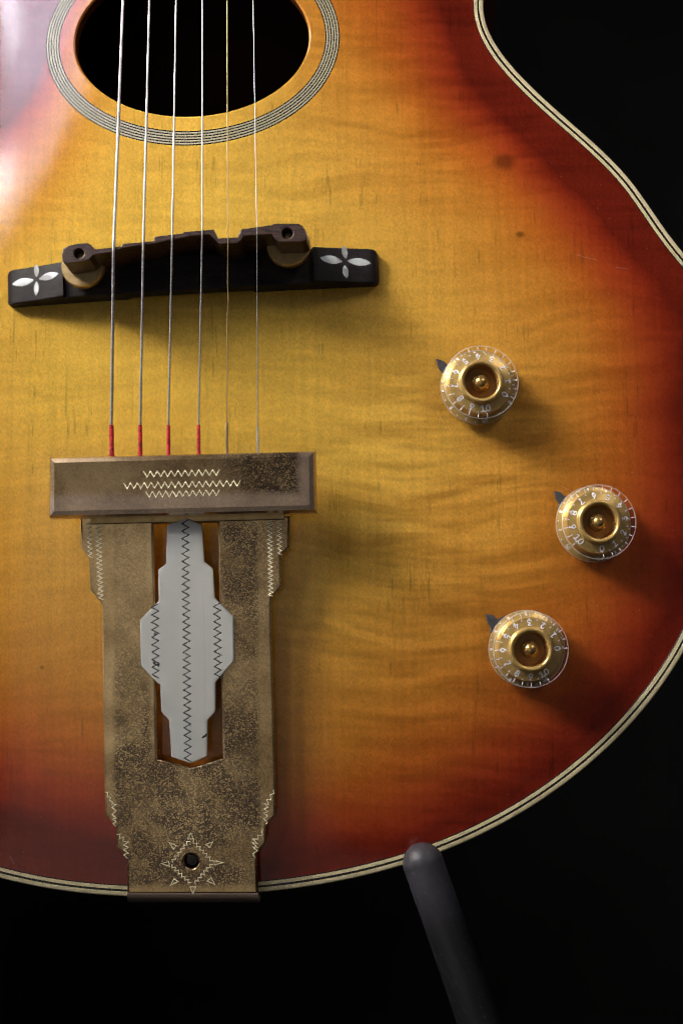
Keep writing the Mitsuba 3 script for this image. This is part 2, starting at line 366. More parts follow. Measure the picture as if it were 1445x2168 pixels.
# ------------------------------------------------------------------ body outline
RIGHT = [(1021.3, 0), (1022, 22), (1031, 58), (1051, 97), (1077, 129), (1109, 168), (1148, 207), (1187, 239.5), (1225, 274), (1261, 307), (1296, 342), (1329, 376), (1361, 416),
         (1393, 464), (1426, 510), (1445, 537)]
RIGHT2 = [(1445, 1380), (1413, 1435), (1370, 1494), (1326, 1543), (1277, 1589), (1234, 1626), (1185, 1663), (1135, 1700), (1086, 1733), (1043, 1757), (1000, 1778), (931, 1806), (854, 1831),
          (758, 1854), (675, 1873), (620, 1882), (546, 1891)]
pr = np.array([P(x, y)[:2] for x, y in RIGHT]); pr2 = np.array([P(x, y)[:2] for x, y in RIGHT2])
BOT = P(408, 1897)[1]
mid = [(pr[-1] + [14.5, -27]), [202.0, 45.0], [204.5, 8.0], [201.5, -28.0]]
half = np.vstack([[[0, 330], [40, 327], [92, 306], [124, 272], [129, 245], [121, 222]], pr, np.array(mid), pr2, [[0, BOT]]])
left = (half * [-1, 1])[-2:0:-1]
lu = np.clip(-left[:, 0], 0, 250)
left[:, 1] -= np.where(left[:, 1] < 0, 2.5 * np.clip((lu - 8) / 30, 0, 1) * np.clip((195 - lu) / 90, 0, 1), 0)      # the bass side hangs a touch lower
ring_ = np.vstack([half, left, half[:1]])
tck, _u = splprep(ring_.T, w=np.full(len(ring_), 1 / 0.26), s=len(ring_) * 1.0, per=True)
dense = np.array(splev(np.linspace(0, 1, 6001), tck)).T
arc_ = np.r_[0, np.cumsum(np.linalg.norm(np.diff(dense, axis=0), axis=1))]
OUT = np.stack([np.interp(np.linspace(0, arc_[-1], 1800, endpoint=False), arc_, dense[:, k]) for k in (0, 1)], 1)      # clockwise seen from the front
def inset(d):
    return mitre(OUT[::-1], d)[::-1]

# arched top: a membrane blown up over the outline, flattened towards the rim
H_ARCH, STEP = 15.0, 1.5
gu, gv = np.arange(-215, 215.1, STEP), np.arange(-175, 345.1, STEP)
UU, VV = np.meshgrid(gu, gv, indexing='ij')
inside = shapely.contains_xy(Polygon(inset(6.0)), UU, VV)
idx = -np.ones(UU.shape, int); idx[inside] = np.arange(inside.sum())
ii, jj = np.nonzero(inside)
rowsI, colsI, vals = [np.arange(len(ii))], [np.arange(len(ii))], [np.full(len(ii), 4.0)]
for da, db in ((1, 0), (-1, 0), (0, 1), (0, -1)):
    k = idx[ii + da, jj + db]; ok = k >= 0
    rowsI.append(np.nonzero(ok)[0]); colsI.append(k[ok]); vals.append(np.full(ok.sum(), -1.0))
A = sparse.csr_matrix((np.concatenate(vals), (np.concatenate(rowsI), np.concatenate(colsI))), shape=(len(ii), len(ii)))
phi = np.zeros(UU.shape); phi[inside] = spsolve(A.tocsc(), np.ones(len(ii)))
phi /= phi.max()
tq = np.clip(phi, 0, 1) ** 0.85
hg = H_ARCH * np.minimum(tq ** 2 / (tq + 0.16) * 1.16, 1.0)
hg = gaussian_filter(hg, 2.0)
hg += 0.035 * (meshkit.fbm(np.stack([UU * 0.09, VV * 0.035, UU * 0], -1), 3, 11) - 0.5) * np.clip(hg / 3, 0, 1)      # hand-carved, not perfectly even
HS = RectBivariateSpline(gu, gv, hg); TS = RectBivariateSpline(gu, gv, gaussian_filter(phi, 1.0))
def h(u, v):
    return HS.ev(u, v)
def normal_at(u, v):
    n = np.array([-HS.ev(u, v, dx=1), -HS.ev(u, v, dy=1), 1.0]); return n / np.linalg.norm(n)
def on_top(px, py, dw=0.0):
    w = 12.0
    for _ in range(8):
        q = P(px, py, w); w = float(h(q[0], q[1])) + dw
    return P(px, py, w)

# ------------------------------------------------------------------ the guitar
GT = holder('archtop_guitar', label='sunburst archtop electric guitar with oval soundhole, engraved metal tailpiece and three gold knobs', category='guitar')
HC = on_top(407, 80)[:2]
sc_px = 5.38
def ellipse(k_a, k_b, th):
    return HC + np.stack([k_a * np.cos(th), k_b * np.sin(th)], -1)
_e = lambda px, py: on_top(px, py)[:2]
HA, HB = (_e(658, 84)[0] - _e(156, 84)[0]) / 2, HC[1] - _e(407, 250)[1]
RA0, RB0 = (_e(688, 84)[0] - _e(126, 84)[0]) / 2, HC[1] - _e(407, 277.5)[1]
RA1, RB1 = (_e(718, 84)[0] - _e(97, 84)[0]) / 2, HC[1] - _e(407, 308)[1]
HC = np.array([(_e(658, 84)[0] + _e(156, 84)[0]) / 2, HC[1]])

NT, NR = 1100, 190
th = np.arange(NT) * 2 * math.pi / NT
inner = ellipse(HA, HB, th)
ang = np.arctan2(*(inner - HC).T[::-1])
edge = inset(4.0); ea = np.arctan2(edge[:, 1] - HC[1], edge[:, 0] - HC[0]); er = np.hypot(*(edge - HC).T)
o = np.argsort(ea); rout = np.interp(ang, ea[o], er[o], period=2 * math.pi)
outer = HC + rout[:, None] * np.stack([np.cos(ang), np.sin(ang)], 1)
fr = np.linspace(0, 1, NR)[:, None, None]
uvp = inner[None] * (1 - fr) + outer[None] * fr
top = np.dstack([uvp, h(uvp[..., 0], uvp[..., 1])[..., None]])
tval = TS.ev(uvp[..., 0], uvp[..., 1])
lip = []
for a in np.linspace(0, math.pi / 2, 5)[::-1][:-1]:                 # rounded lip of the soundhole
    lip.append(np.c_[ellipse(HA - 0.8 * (1 - math.cos(math.pi / 2 - a)) * 0 - 0.9 * math.cos(a), HB - 0.9 * math.cos(a), th), top[0, :, 2] - 0.9 * (1 - math.sin(a))])
lip = np.array(lip[::-1])
allrows = np.concatenate([lip, top])
uv = np.stack([np.concatenate([np.repeat(tval[:1], len(lip), 0), tval]), allrows[..., 1] / 1000], -1).reshape(-1, 2)
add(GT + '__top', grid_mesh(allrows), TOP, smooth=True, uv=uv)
e0 = lip[0]
wall = [np.c_[e0[:, :2], e0[:, 2] - d] for d in (0.0, 1.5, 3.0, 4.6)]
add(GT + '__soundhole_edge', grid_mesh(wall), EDGE, smooth=True)
under = allrows[len(lip)::10].copy(); under[..., 2] -= 5.6; under[0, :, :2] = e0[:, :2]
add(GT + '__inner_face', grid_mesh(np.concatenate([[wall[-1]], under])), INSIDE, smooth=True)
rim = inset(0.6)
side = grid_mesh([np.c_[rim, np.full(len(rim), z)] for z in (-4.8, -30, -60, -86)])
v2, f2 = trimesh.creation.triangulate_polygon(Polygon(rim[::4]), engine='earcut')
add(GT + '__side', side, SIDE, smooth=True)
lining = inset(3.2)
add(GT + '__lining', grid_mesh([np.c_[lining, np.full(len(lining), z)] for z in (-1.5, -84)]), INSIDE, smooth=True)
add(GT + '__back', trimesh.Trimesh(np.c_[v2, np.full(len(v2), -86.0)], f2, process=False), SIDE, smooth=False)
add(GT + '__inner_back', trimesh.Trimesh(np.c_[v2 * 0.985 + np.array([0, 1.0]), np.full(len(v2), -82.0)], f2, process=False), INSIDE, smooth=False)
add(GT + '__fingerboard', moved(trimesh.creation.box((56, 170, 7)), trimesh.transformations.translation_matrix([HC[0], 255 + 85, 25])), EBONY, smooth=False)

def strip(d0, d1, w0, w1, low, round_out=0.0):
    """A binding strip between the insets d0 (outer) and d1 (inner)."""
    a, b = inset(d0), inset(d1)
    rows = [np.c_[a, np.full(len(a), low)]]
    if round_out:
        for s in np.linspace(0, math.pi / 2, 5):
            rows.append(np.c_[inset(d0 + round_out * (1 - math.cos(s))), np.full(len(a), w0 - round_out * (1 - math.sin(s)))])
    else:
        rows += [np.c_[a, np.full(len(a), w0 - 0.05)], np.c_[inset(d0 + 0.06), np.full(len(a), w0)]]
    rows += [np.c_[inset(d1 - 0.06), np.full(len(b), w1)], np.c_[b, np.full(len(b), w1 - 0.06)], np.c_[b, np.full(len(b), low)]]
    return grid_mesh(rows)

BD = GT + '__binding'
labels[BD] = {'label': 'cream and black striped binding along the rim of the top'}
add(BD + '__cream_strip', strip(0.0, 1.85, 0.10, 0.16, -5.0, 0.7), CREAM, smooth=25)
add(BD + '__black_strip', strip(1.85, 2.62, 0.14, 0.14, -2.0), BLACKP, smooth=25)
add(BD + '__cream_strip', strip(2.62, 3.95, 0.17, 0.17, -2.0), CREAM, smooth=25)
add(BD + '__black_strip', strip(3.95, 4.32, 0.13, 0.13, -2.0), BLACKP, smooth=25)

# rings round the soundhole: six black lines, five pale ones between them
SR = GT + '__soundhole_ring'
labels[SR] = {'label': 'striped black and pale ring inlaid round the soundhole'}
wb, wp = 0.62, 0.9
tot = 6 * wb + 5 * wp
cuts = np.r_[0, np.cumsum([wb, wp] * 5 + [wb])] / tot
th2 = np.arange(720) * 2 * math.pi / 720
def ring_pt(k, dz):
    e = ellipse(RA0 + (RA1 - RA0) * k, RB0 + (RB1 - RB0) * k, th2)
    return np.c_[e, h(e[:, 0], e[:, 1]) + dz]
for k in range(11):
    a, b = cuts[k], cuts[k + 1]
    z = 0.07 if k % 2 else 0.05
    g_ = 0.004
    add(SR + ('__pale_strip' if k % 2 else '__black_strip'), grid_mesh([ring_pt(a, -0.2), ring_pt(a, z - 0.03), ring_pt(a + g_, z), ring_pt((a + b) / 2, z), ring_pt(b - g_, z), ring_pt(b, z - 0.03), ring_pt(b, -0.2)]), RINGC if k % 2 else BLACKP, smooth=25)

# ------------------------------------------------------------------ bridge
BR = GT + '__bridge'
labels[BR] = {'label': 'dark wooden bridge with pearl petals inlaid at both ends'}
bl, br_ = P(9, 606, 19)[:2], P(801, 559, 19)[:2]
bdir = (br_ - bl) / np.linalg.norm(br_ - bl); bnor = np.array([-bdir[1], bdir[0]]); BLEN = np.linalg.norm(br_ - bl)
def s_of(px, py, w):
    return float((P(px, py, w)[:2] - bl) @ bdir)
sL, sR = s_of(133, 570, 24), s_of(662, 545, 24)                    # where the raised wings end
fL, fR = s_of(272, 618, 16), s_of(538, 605, 16)                    # where the feet end
def base_top(s):
    s = np.asarray(s, float)
    e = np.minimum(s, BLEN - s)
    wing = 4.6 + 5.6 * np.clip(e / 24.0, 0, 1) ** 1.35
    wing = wing - 3.9 * (1 - np.sqrt(np.clip(1 - (1 - np.clip(e / 4.6, 0, 1)) ** 2, 0, 1)))
    flat = np.full_like(s, 8.2)
    return np.where((s < sL) | (s > sR), wing, flat)
svals = np.unique(np.r_[np.linspace(0, BLEN, 150), np.linspace(0, 4, 12), BLEN - np.linspace(0, 4, 12), sL - 1e-3, sL + 0.4, sR - 0.4, sR + 1e-3, fL, fL + 0.5, fR - 0.5, fR])
HALF = 7.05
secs = []
for s in svals:
    c = bl + bdir * s
    hb = float(h(*c))
    up = float(base_top(s))
    low = 0.1 if (s <= fL or s >= fR) else 2.6
    e = min(s, BLEN - s)
    hw = HALF - (2.3 * (1 - math.sqrt(max(0, 1 - (1 - min(e / 2.3, 1)) ** 2))))
    pts = [(-hw, low), (-hw, up - 0.7), (-hw + 0.2, up - 0.2), (-hw + 0.7, up), (0, up + 0.06), (hw - 0.7, up), (hw - 0.2, up - 0.2), (hw, up - 0.7), (hw, low)]
    secs.append([np.r_[c + bnor * a, hb + b] for a, b in pts])
secs = np.array(secs)
secs = np.concatenate([np.repeat(secs[:1].mean(1, keepdims=True), 9, 1), secs, np.repeat(secs[-1:].mean(1, keepdims=True), 9, 1)])
add(BR + '__base', grid_mesh(secs), EBONY, smooth=35)

def petal(a, b, width, surf, thick=0.16, n=15):
    """A lens-shaped inlay between two pixels, following the top of the wing, a little proud of it."""
    a3, b3 = surf(*a), surf(*b)
    d = (b3 - a3)[:2]; L = np.linalg.norm(d); d /= L
    nn = np.array([-d[1], d[0]])
    rows = []
    for x in np.linspace(0, 1, n):
        wv = max(width / 2 * math.sin(math.pi * x) ** 0.85, 0.01)
        row = []
        for o_, z in ((-1, -0.5), (-1, thick - 0.03), (-0.93, thick), (0, thick), (0.93, thick), (1, thick - 0.03), (1, -0.5)):
            q = a3[:2] + d * (x * L) + nn * o_ * wv
            s_q = min(max(float((q - bl) @ bdir), 0.4), BLEN - 0.4)
            row.append([q[0], q[1], float(h(*(bl + bdir * s_q))) + float(base_top(s_q)) + z])
        rows.append(row)
    return grid_mesh(rows, close=False)
def wing_surf(px, py):
    w = 22.0
    for _ in range(8):
        q = P(px, py, w); s = float((q[:2] - bl) @ bdir); c = bl + bdir * s
        w = float(h(*c)) + float(base_top(min(max(s, 0), BLEN)))
    return P(px, py, w)
for a, b, wd in (((26, 602.8), (72.7, 592.6), 17.5), ((83, 591), (125, 579), 16.5), ((77, 559), (78, 587), 12.5), ((78, 595.5), (77, 626), 12.5),
                 ((677, 546), (724.7, 554), 18), ((734.6, 552), (785, 557.5), 17.5), ((726.5, 519.8), (732, 548.4), 12.5), ((729, 561.5), (733.4, 589.5), 13)):
    add(BR + '__pearl_petal', petal(a, b, wd / 5.62, wing_surf), PEARL, smooth=20)

S0, S1 = 28.6, 42.4                                                 # under and upper side of the saddle above the rim plane
for px, py in ((177, 565), (611, 521)):
    c = P(px, py, 27.2)
    r = 8.5
    a = np.arange(240) * 2 * math.pi / 240
    kn = np.where(np.arange(240) % 4 < 2, 0.0, -0.16)
    rw = [np.c_[(rr + k * kn) * np.cos(a), (rr + k * kn) * np.sin(a), np.full(240, z)] for rr, k, z in ((0.01, 0, -1.7), (r - 0.5, 0, -1.7), (r, 1, -1.3), (r, 1, 1.2), (r - 0.45, 0, 1.7), (r - 1.6, 0, 1.75), (0.01, 0, 1.75))]
    add(BR + '__thumb_wheel', moved(grid_mesh(rw), trimesh.transformations.translation_matrix(c)), BRASS, smooth=35)
posts = [P(167.4, 536.5, S1), P(608, 494, S1)]
for q in posts:
    add(BR + '__post', tube([[q[0], q[1], z] for z in (20.0, 30, 36, 38.6, 39.0)], [1.55, 1.55, 1.55, 1.5, 0.9], 20), BRASS, smooth=35)
UP = [(132, 550), (131, 539), (134, 527), (145, 520), (163, 516), (184.6, 514), (193, 518.5), (200.6, 527), (210, 526.5), (258, 522), (259, 516), (325.6, 510), (327, 500.5), (386.6, 494), (388.5, 491), (418.6, 488), (452, 485.5),
      (457, 494), (461, 504), (503, 502), (507, 492), (510.5, 485), (574, 476), (579, 474), (586, 473), (632.5, 473.4), (640, 478), (645.6, 486.5), (650, 502.5)]
LOW = [(648.5, 508), (641, 511), (632.6, 512), (589, 512.7), (581, 505), (574, 495.5), (516, 499.8), (510, 510), (502, 515), (464, 516.5), (455, 507), (443.6, 496.5), (400, 500), (395, 502), (360, 508.5), (325.6, 516), (261.6, 524.5), (244, 532.5),
       (197.7, 540), (189, 549.5), (177, 553), (163, 555.5), (142, 557.7), (135, 556)]
ring = np.array([P(x, y, S1)[:2] for x, y in UP + LOW])
holes = []
for q, r in zip(posts, (1.9, 2.1)):
    a = np.arange(28) * 2 * math.pi / 28
    holes.append(np.c_[q[0] + r * np.cos(a), q[1] + r * np.sin(a)])
sp_ = Polygon(ring)
foot_ = sp_.buffer(-0.15).intersection(Polygon([P(x, y, 26)[:2] for x, y in ((226, 640), (226, 400), (574, 380), (574, 640))]))
foot_ = max(getattr(foot_, 'geoms', [foot_]), key=lambda q: q.area)
fm = slab(np.array(foot_.exterior.coords)[:-1], 15.2, S0 + 0.6, bevel=0.05, steps=1)
add(BR + '__saddle', cat([slab(ring, S0, S1, bevel=0.35, holes=holes, steps=2), fm]), ROSEWOOD, smooth=25)

# ------------------------------------------------------------------ tailpiece
TP = GT + '__tailpiece'
labels[TP] = {'label': 'worn gold plated tailpiece with zigzag engraving and a grey centre plate'}
# the plate leans: close to the rim at the bottom, high under the cross bar
pb, pt = P(406, 1893, 6.5), P(392, 1090, 26.3)
pv = pt - pb; pv[0] = 0; PLEN = np.linalg.norm(pv); pv /= PLEN
pu = np.array([1.0, 0, 0]); pn = np.cross(pu, pv); PO = np.array([HC[0] * 0, pb[1], pb[2]])
PM = np.eye(4); PM[:3, 0], PM[:3, 1], PM[:3, 2], PM[:3, 3] = pu, pv, pn, PO
def on_plane(px, py, o, n, ax, ay):
    d = ray(px, py); q = CL + d * (((o - CL) @ n) / (d @ n))
    return np.array([(q - o) @ ax, (q - o) @ ay])
def PP(px, py, lift=0.0):
    return on_plane(px, py, PO + pn * lift, pn, pu, pv)
LEFT = [(170, 1092), (171.6, 1161), (188, 1183), (190.5, 1249), (213, 1276), (216, 1288), (220, 1640), (222.7, 1726.5), (245, 1751), (245.3, 1792), (268, 1818), (269.5, 1893)]
RGT = [(546, 1893), (543.5, 1808), (563, 1786), (563.5, 1745), (583, 1728), (583, 1640), (573.8, 1281), (575, 1266), (596, 1243), (595, 1175), (612.3, 1160), (613.5, 1092)]
TOPE = [(460.6, 1092), (462, 1150), (463.5, 1272), (470, 1540), (471.5, 1606.5), (404, 1626), (332.7, 1608), (331, 1540), (329, 1272), (325, 1150), (324.4, 1092)]
pring = np.array([PP(*p) for p in LEFT + RGT + TOPE])
hole_c = PP(405, 1824.5); a = np.arange(40) * 2 * math.pi / 40
hole = np.c_[hole_c[0] + 2.75 * np.cos(a), hole_c[1] + 2.75 * np.sin(a)]
add(TP + '__plate', moved(slab(pring, -1.6, 0.0, bevel=0.9, holes=[hole], steps=4), PM), PLATE, smooth=30)
# the bent foot of the plate, over the edge of the body
x0, x1 = PP(269.3, 1893)[0], PP(546.3, 1893)[0]
fprof = [(0.4, 0.0)] + [(-4.2 * math.sin(b), -4.2 * (1 - math.cos(b))) for b in np.linspace(0, math.pi / 2, 8)] + [(-4.2, -30.0), (-2.6, -30.0), (-2.6, -4.2), (0.0, -1.7), (0.4, -1.7)]
rowsF = []
for x in np.r_[x0, x0, np.linspace(x0, x1, 6), x1, x1]:
    rowsF.append([[x, y, z] for y, z in fprof])
rowsF = np.array(rowsF); rowsF[0] = rowsF[0].mean(0); rowsF[-1] = rowsF[-1].mean(0)
add(TP + '__bent_foot', moved(grid_mesh(rowsF), PM), FOOT, smooth=40)
add(TP + '__screw', moved(revolve([(0.01, -3.4), (2.4, -3.4), (2.5, -3.0), (2.0, -2.6), (0.01, -2.5)], 32), PM @ trimesh.transformations.translation_matrix([hole_c[0], hole_c[1], 0])), BLACKP, smooth=30)

# grey centre plate in the slot, a little proud
INS = [(394, 1097), (427, 1110.6), (432, 1190), (450.6, 1204.6), (454, 1266), (494, 1306), (495.5, 1399), (456, 1445.4), (455.6, 1507), (439, 1525), (438, 1601.5), (402.5, 1616.5), (362.6, 1603), (357.6, 1525), (341, 1507), (338.7, 1452),
       (298, 1409), (296, 1312.5), (336, 1272.7), (335, 1206), (351, 1194.6), (354.3, 1111.6)]
INS = [(x, y if y > 1110 or True else y) for x, y in INS]
LIFT = 1.1
iring = np.array([PP(x, y, LIFT) for x, y in INS])
add(TP + '__centre_plate', moved(slab(iring, -0.2, LIFT, bevel=0.45, steps=3), PM), INSERT, smooth=30)

# cross bar that the strings hook into
W1, W0 = 33.5, 26.0
bc = [P(x, y, W0 + 2.0)[:2] for x, y in ((108.5, 972.5), (667.5, 958.5), (672, 1087), (111.5, 1098.5))]
bx = bc[1] - bc[0]; bx /= np.linalg.norm(bx); by = np.array([-bx[1], bx[0]])
bm = np.mean(bc, 0)
bw = ((bc[1] - bc[0]) @ bx + (bc[2] - bc[3]) @ bx) / 4; bh = ((bc[0] - bc[3]) @ by + (bc[1] - bc[2]) @ by) / 4
BM = np.eye(4); BM[:2, 0], BM[:2, 1], BM[:2, 3] = bx, by, bm
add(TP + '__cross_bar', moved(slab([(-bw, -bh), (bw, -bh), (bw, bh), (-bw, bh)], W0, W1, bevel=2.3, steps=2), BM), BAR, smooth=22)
add(TP + '__bar_flange', moved(slab([(-bw + 14, -bh - 2.2), (bw - 12, -bh - 2.2), (bw - 12, -bh + 6), (-bw + 14, -bh + 6)], 23.2, W0 + 0.3, bevel=0.8, steps=3), BM), BRASS, smooth=30)

# engraving: thin cut lines
def cut(line, width, depth=0.05):
    g_ = LineString(line).buffer(width / 2, cap_style='flat', join_style='mitre', mitre_limit=3)
    gs = getattr(g_, 'geoms', [g_])
    m = cat([trimesh.creation.extrude_polygon(q, depth + 0.1, engine='earcut') for q in gs])
    m.apply_translation([0, 0, -0.1])
    return m
def zigzag(a, b, n, amp, half_at=0):
    """n teeth from pixel a to pixel b, amp pixels to either side."""
    a, b = np.array(a, float), np.array(b, float)
    d = b - a; nn = np.array([-d[1], d[0]]) / np.linalg.norm(d)
    return [tuple(a + d * k / (2 * n) + nn * amp * (1 if k % 2 else -1)) for k in range(2 * n + 1)]
def engrave(name, lines, place, lift, frame, m, width):
    ms = [cut([place(x, y, lift) for x, y in l], width) for l in lines]
    mm = cat(ms); mm.apply_translation([0, 0, lift])
    add(TP + '__' + name, moved(mm, frame), m, smooth=False)
    side_ = cat([cut([place(x, y, lift) for x, y in l], width * 0.6) for l in lines])      # painted sides of the cut: shade beside gold, light beside dark
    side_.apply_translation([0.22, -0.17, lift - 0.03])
    add(TP + '__groove_flank', moved(side_, frame), GROOVE_SHADE if m == GOLDCUT else GROOVE_LIT, smooth=False)
def BP(px, py, lift=W1):
    return (P(px, py, lift)[:2] - bm) @ np.stack([bx, by], 1)
for l in (zigzag((304, 1004), (465, 1000), 11, 6.3), zigzag((262, 1029), (509, 1023), 17, 6.3), zigzag((309, 1047), (465, 1043), 11, 6.3)):
    engrave('engraved_zigzag', [l], BP, W1, BM, GOLDCUT, 0.35)
for l in (zigzag((188, 1105), (192, 1181), 8, 4.5), zigzag((208, 1105), (214, 1270), 18, 5.5), zigzag((571, 1102), (573, 1263), 18, 5.0), zigzag((591, 1102), (592, 1175), 8, 4.5)):
    engrave('engraved_zigzag', [l], PP, 0.0, PM, GOLDCUT, 0.35)
z5 = lambda pts: [(200 + x / 3.44, 1600 + y / 3.44) for x, y in pts]
for l in ([(75, 265), (98, 268), (92, 298), (120, 303), (112, 325), (138, 343), (128, 352), (160, 355), (128, 378), (160, 400), (130, 428), (160, 455), (133, 462), (160, 482), (135, 494), (158, 516)],
          [(160, 575), (188, 572), (184, 603), (213, 592), (208, 622), (246, 630), (213, 652), (248, 667), (213, 684), (248, 710), (213, 722), (244, 751)],
          [(1300, 245), (1306, 275), (1278, 284), (1285, 322), (1252, 319), (1268, 356), (1235, 348), (1263, 376), (1232, 386), (1262, 408), (1233, 418), (1262, 442), (1230, 460), (1258, 484), (1245, 503)],
          [(1220, 545), (1223, 582), (1190, 579), (1194, 608), (1150, 606), (1186, 640), (1150, 634), (1186, 667), (1152, 664), (1186, 692), (1152, 714), (1172, 746)]):
    engrave('engraved_zigzag', [z5(l)], PP, 0.0, PM, GOLDCUT, 0.35)
def stair(a, b, n, amp):
    return zigzag(a, b, n, amp)
star = [z5(stair((690, 618), (562, 775), 6, 11)), z5(stair((716, 618), (858, 770), 6, 11)), z5(stair((560, 798), (700, 930), 6, 11)), z5(stair((858, 785), (728, 930), 6, 11))]
tri = [[(700, 563), (724, 606), (678, 606)], [(936, 778), (872, 764), (874, 796)], [(718, 1004), (740, 955), (697, 955)], [(489, 786), (540, 770), (548, 806)],
       [(545, 632), (598, 655), (575, 682)], [(860, 628), (810, 646), (840, 670)], [(555, 943), (580, 895), (609, 918)], [(820, 912), (850, 887), (876, 938)]]
engrave('engraved_star', star + [z5(t + [t[0], t[1]]) for t in tri], PP, 0.0, PM, GOLDCUT, 0.35)
z8 = lambda x, y: (150 + x / 3.0104, 1080 + y / 3.0104)
for l in (zigzag(z8(729, 62), z8(746, 1605), 32, 7.4), zigzag(z8(537, 596), z8(541, 1072), 10, 7.4), zigzag(z8(932, 592), z8(938, 1068), 10, 7.4)):
    engrave('engraved_zigzag', [l], lambda x, y, k: PP(x, y, k), LIFT, PM, DARKCUT, 0.40)
chips = [[(520, 972), (543, 962), (540, 982), (566, 976), (563, 1000), (546, 990)], [(526, 790), (545, 778), (540, 796)], [(835, 1448), (868, 1420), (866, 1440), (840, 1456)], [(560, 1100), (574, 1118), (566, 1122)]]
for c_ in chips:
    add(TP + '__chipped_spot', moved(slab([PP(*z8(*q), LIFT) for q in c_], LIFT - 0.1, LIFT + 0.04, bevel=0.02, steps=1), PM), DARKCUT, smooth=False)

# ------------------------------------------------------------------ strings
STR = [(260.6, 240.5, 236, 237, 0.62, 'wound'), (316.4, 303.5, 297, 297, 0.51, 'wound'), (372.7, 364.5, 356.5, 356.5, 0.41, 'wound'), (428.5, 428, 420.3, 421, 0.35, 'wound'), (480.8, 482.3, 480, 480, 0.22, 'plain'), (535.6, 543.5, 545, 546, 0.17, 'plain')]
SADY = [530, 517, 505, 492, 508, 488]
for k, (xt, xb, xe, xf, r, kind) in enumerate(STR):
    sk = holder(GT + '__string', label=['thickest steel wound string, at the far bass side', 'second thickest wound string', 'third thickest wound string', 'thinnest of the wound strings', 'brownish tarnished plain string', 'thinnest string, plain steel at the treble side'][k])
    b3 = P(xb, SADY[k], S1 + r * 0.7); t3 = P(xt, 0, 39.5); e3 = P(xe, 900, 31.6); f3 = P(xf, 968, 29.8)
    far = b3 + (t3 - b3) * 2.6
    far = t3 + (t3 - b3) * (255 + 12 - t3[1]) / (t3 - b3)[1]
    path = np.vstack([np.linspace(far, b3, 40), np.linspace(b3, e3, 40)[1:], np.linspace(e3, f3, 6)[1:]])
    if k == 4:
        kk = np.exp(-((path[:, 1] - P(486, 632, 40)[1]) / 3.0) ** 2); path[:, 0] += 0.35 * kk
    add(sk + '__wire', tube(path, r, 10), BRONZE if k == 4 else STEEL, smooth=True)
    if kind == 'wound':
        w = np.linspace(0, 1, 90)[:, None]
        sp = e3 * (1 - w) + f3 * w
        rr = (r + 0.33) * (1 + 0.16 * np.sin(np.linspace(0, 1, 90) * 2 * math.pi * (13 + k)) + 0.05 * np.sin(np.arange(90) * 1.9)); rr[:2] *= 0.8
        add(sk + '__silk_wrap', tube(sp, rr, 12), SILK, smooth=60, label='red silk wrapping at the tailpiece end')
    else:
        w = np.linspace(0, 1, 120)[:, None]
        e4 = P(xe, 909, 31.6); sp = e4 * (1 - w) + f3 * w
        ms = []
        for ph in (0, math.pi):
            an = np.linspace(0, 2 * math.pi * 6, 120) + ph
            q = sp + np.c_[np.cos(an) * r * 1.75, np.zeros(120), np.sin(an) * r * 1.75]
            ms.append(tube(q, r * 1.35, 8))
        an = np.linspace(0, 2 * math.pi * 4, 60)
        q = e4 + np.c_[np.cos(an) * r * 2, np.linspace(0.2, 2.6, 60) if k == 4 else np.linspace(-0.2, 1.0, 60), np.sin(an) * r * 2]
        ms.append(tube(q, r * 1.2, 8))
        add(sk + '__twisted_end', cat(ms), BRONZE if k == 4 else STEEL, smooth=60)

# ------------------------------------------------------------------ control knobs
def number_mesh(text, height, depth, bold=False):
    m = meshkit.text_mesh(text, height, depth, bold=bold)
    b = m.bounds
    m.apply_translation([-(b[0, 0] + b[1, 0]) / 2, -(b[0, 1] + b[1, 1]) / 2, 0])
    return m
clear_prof = [(14.55, 0.9), (14.6, 2.6), (14.05, 9.6), *arc(13.75, 9.75, 0.3, 20, 88, 4), (12.3, 10.05), (8.45, 10.1)]
rim_prof = [(14.05 + 0.24 * math.cos(a), 9.75 + 0.24 * math.sin(a)) for a in np.linspace(0, 2 * math.pi, 9)]
foot_prof = [(14.5 + 0.22 * math.cos(a), 1.0 + 0.22 * math.sin(a)) for a in np.linspace(0, 2 * math.pi, 9)]
cup_prof = [(6.62, 9.9), (6.45, 9.6), (6.3, 5.0), (5.9, 4.6), (0.01, 4.52)]
gold_prof = [(0.01, 0.55), (14.2, 0.55), (14.2, 1.3), (12.55, 2.0), (12.25, 2.3), (11.95, 7.9), *arc(11.65, 7.95, 0.3, 0, 70, 4), (8.75, 9.0), (8.5, 9.25), *arc(7.45, 10.4, 0.98, -20, 180, 11), (6.6, 9.9), (6.6, 4.0), (0.01, 3.9)]
def shaft_mesh():
    n = 144
    an = np.arange(n) * 2 * math.pi / n
    kn = np.where(np.arange(n) % 8 < 4, 0.0, -0.32)
    rows = [np.c_[(rr + k * kn) * np.cos(an), (rr + k * kn) * np.sin(an), np.full(n, z)] for rr, k, z in ((3.35, 1, 4.2), (3.35, 1, 8.0), (3.2, 1, 8.4), (2.85, 0, 8.6), (2.8, 0, 9.2), (2.45, 0, 10.2), (1.7, 0, 10.95), (0.8, 0, 11.3), (0.01, 0, 11.4))]
    return grid_mesh(rows)
KNOBS = [((1008.5, 824.3), -27, 279, 'highest of the three gold knobs, its 10 at the bottom'), ((1250, 1111.5), -84, 220.6, 'gold knob nearest the right rim, its 0 at the bottom'), ((1110.5, 1372.5), 2, 299.5, 'lowest of the three gold knobs, its 0 at the right')]
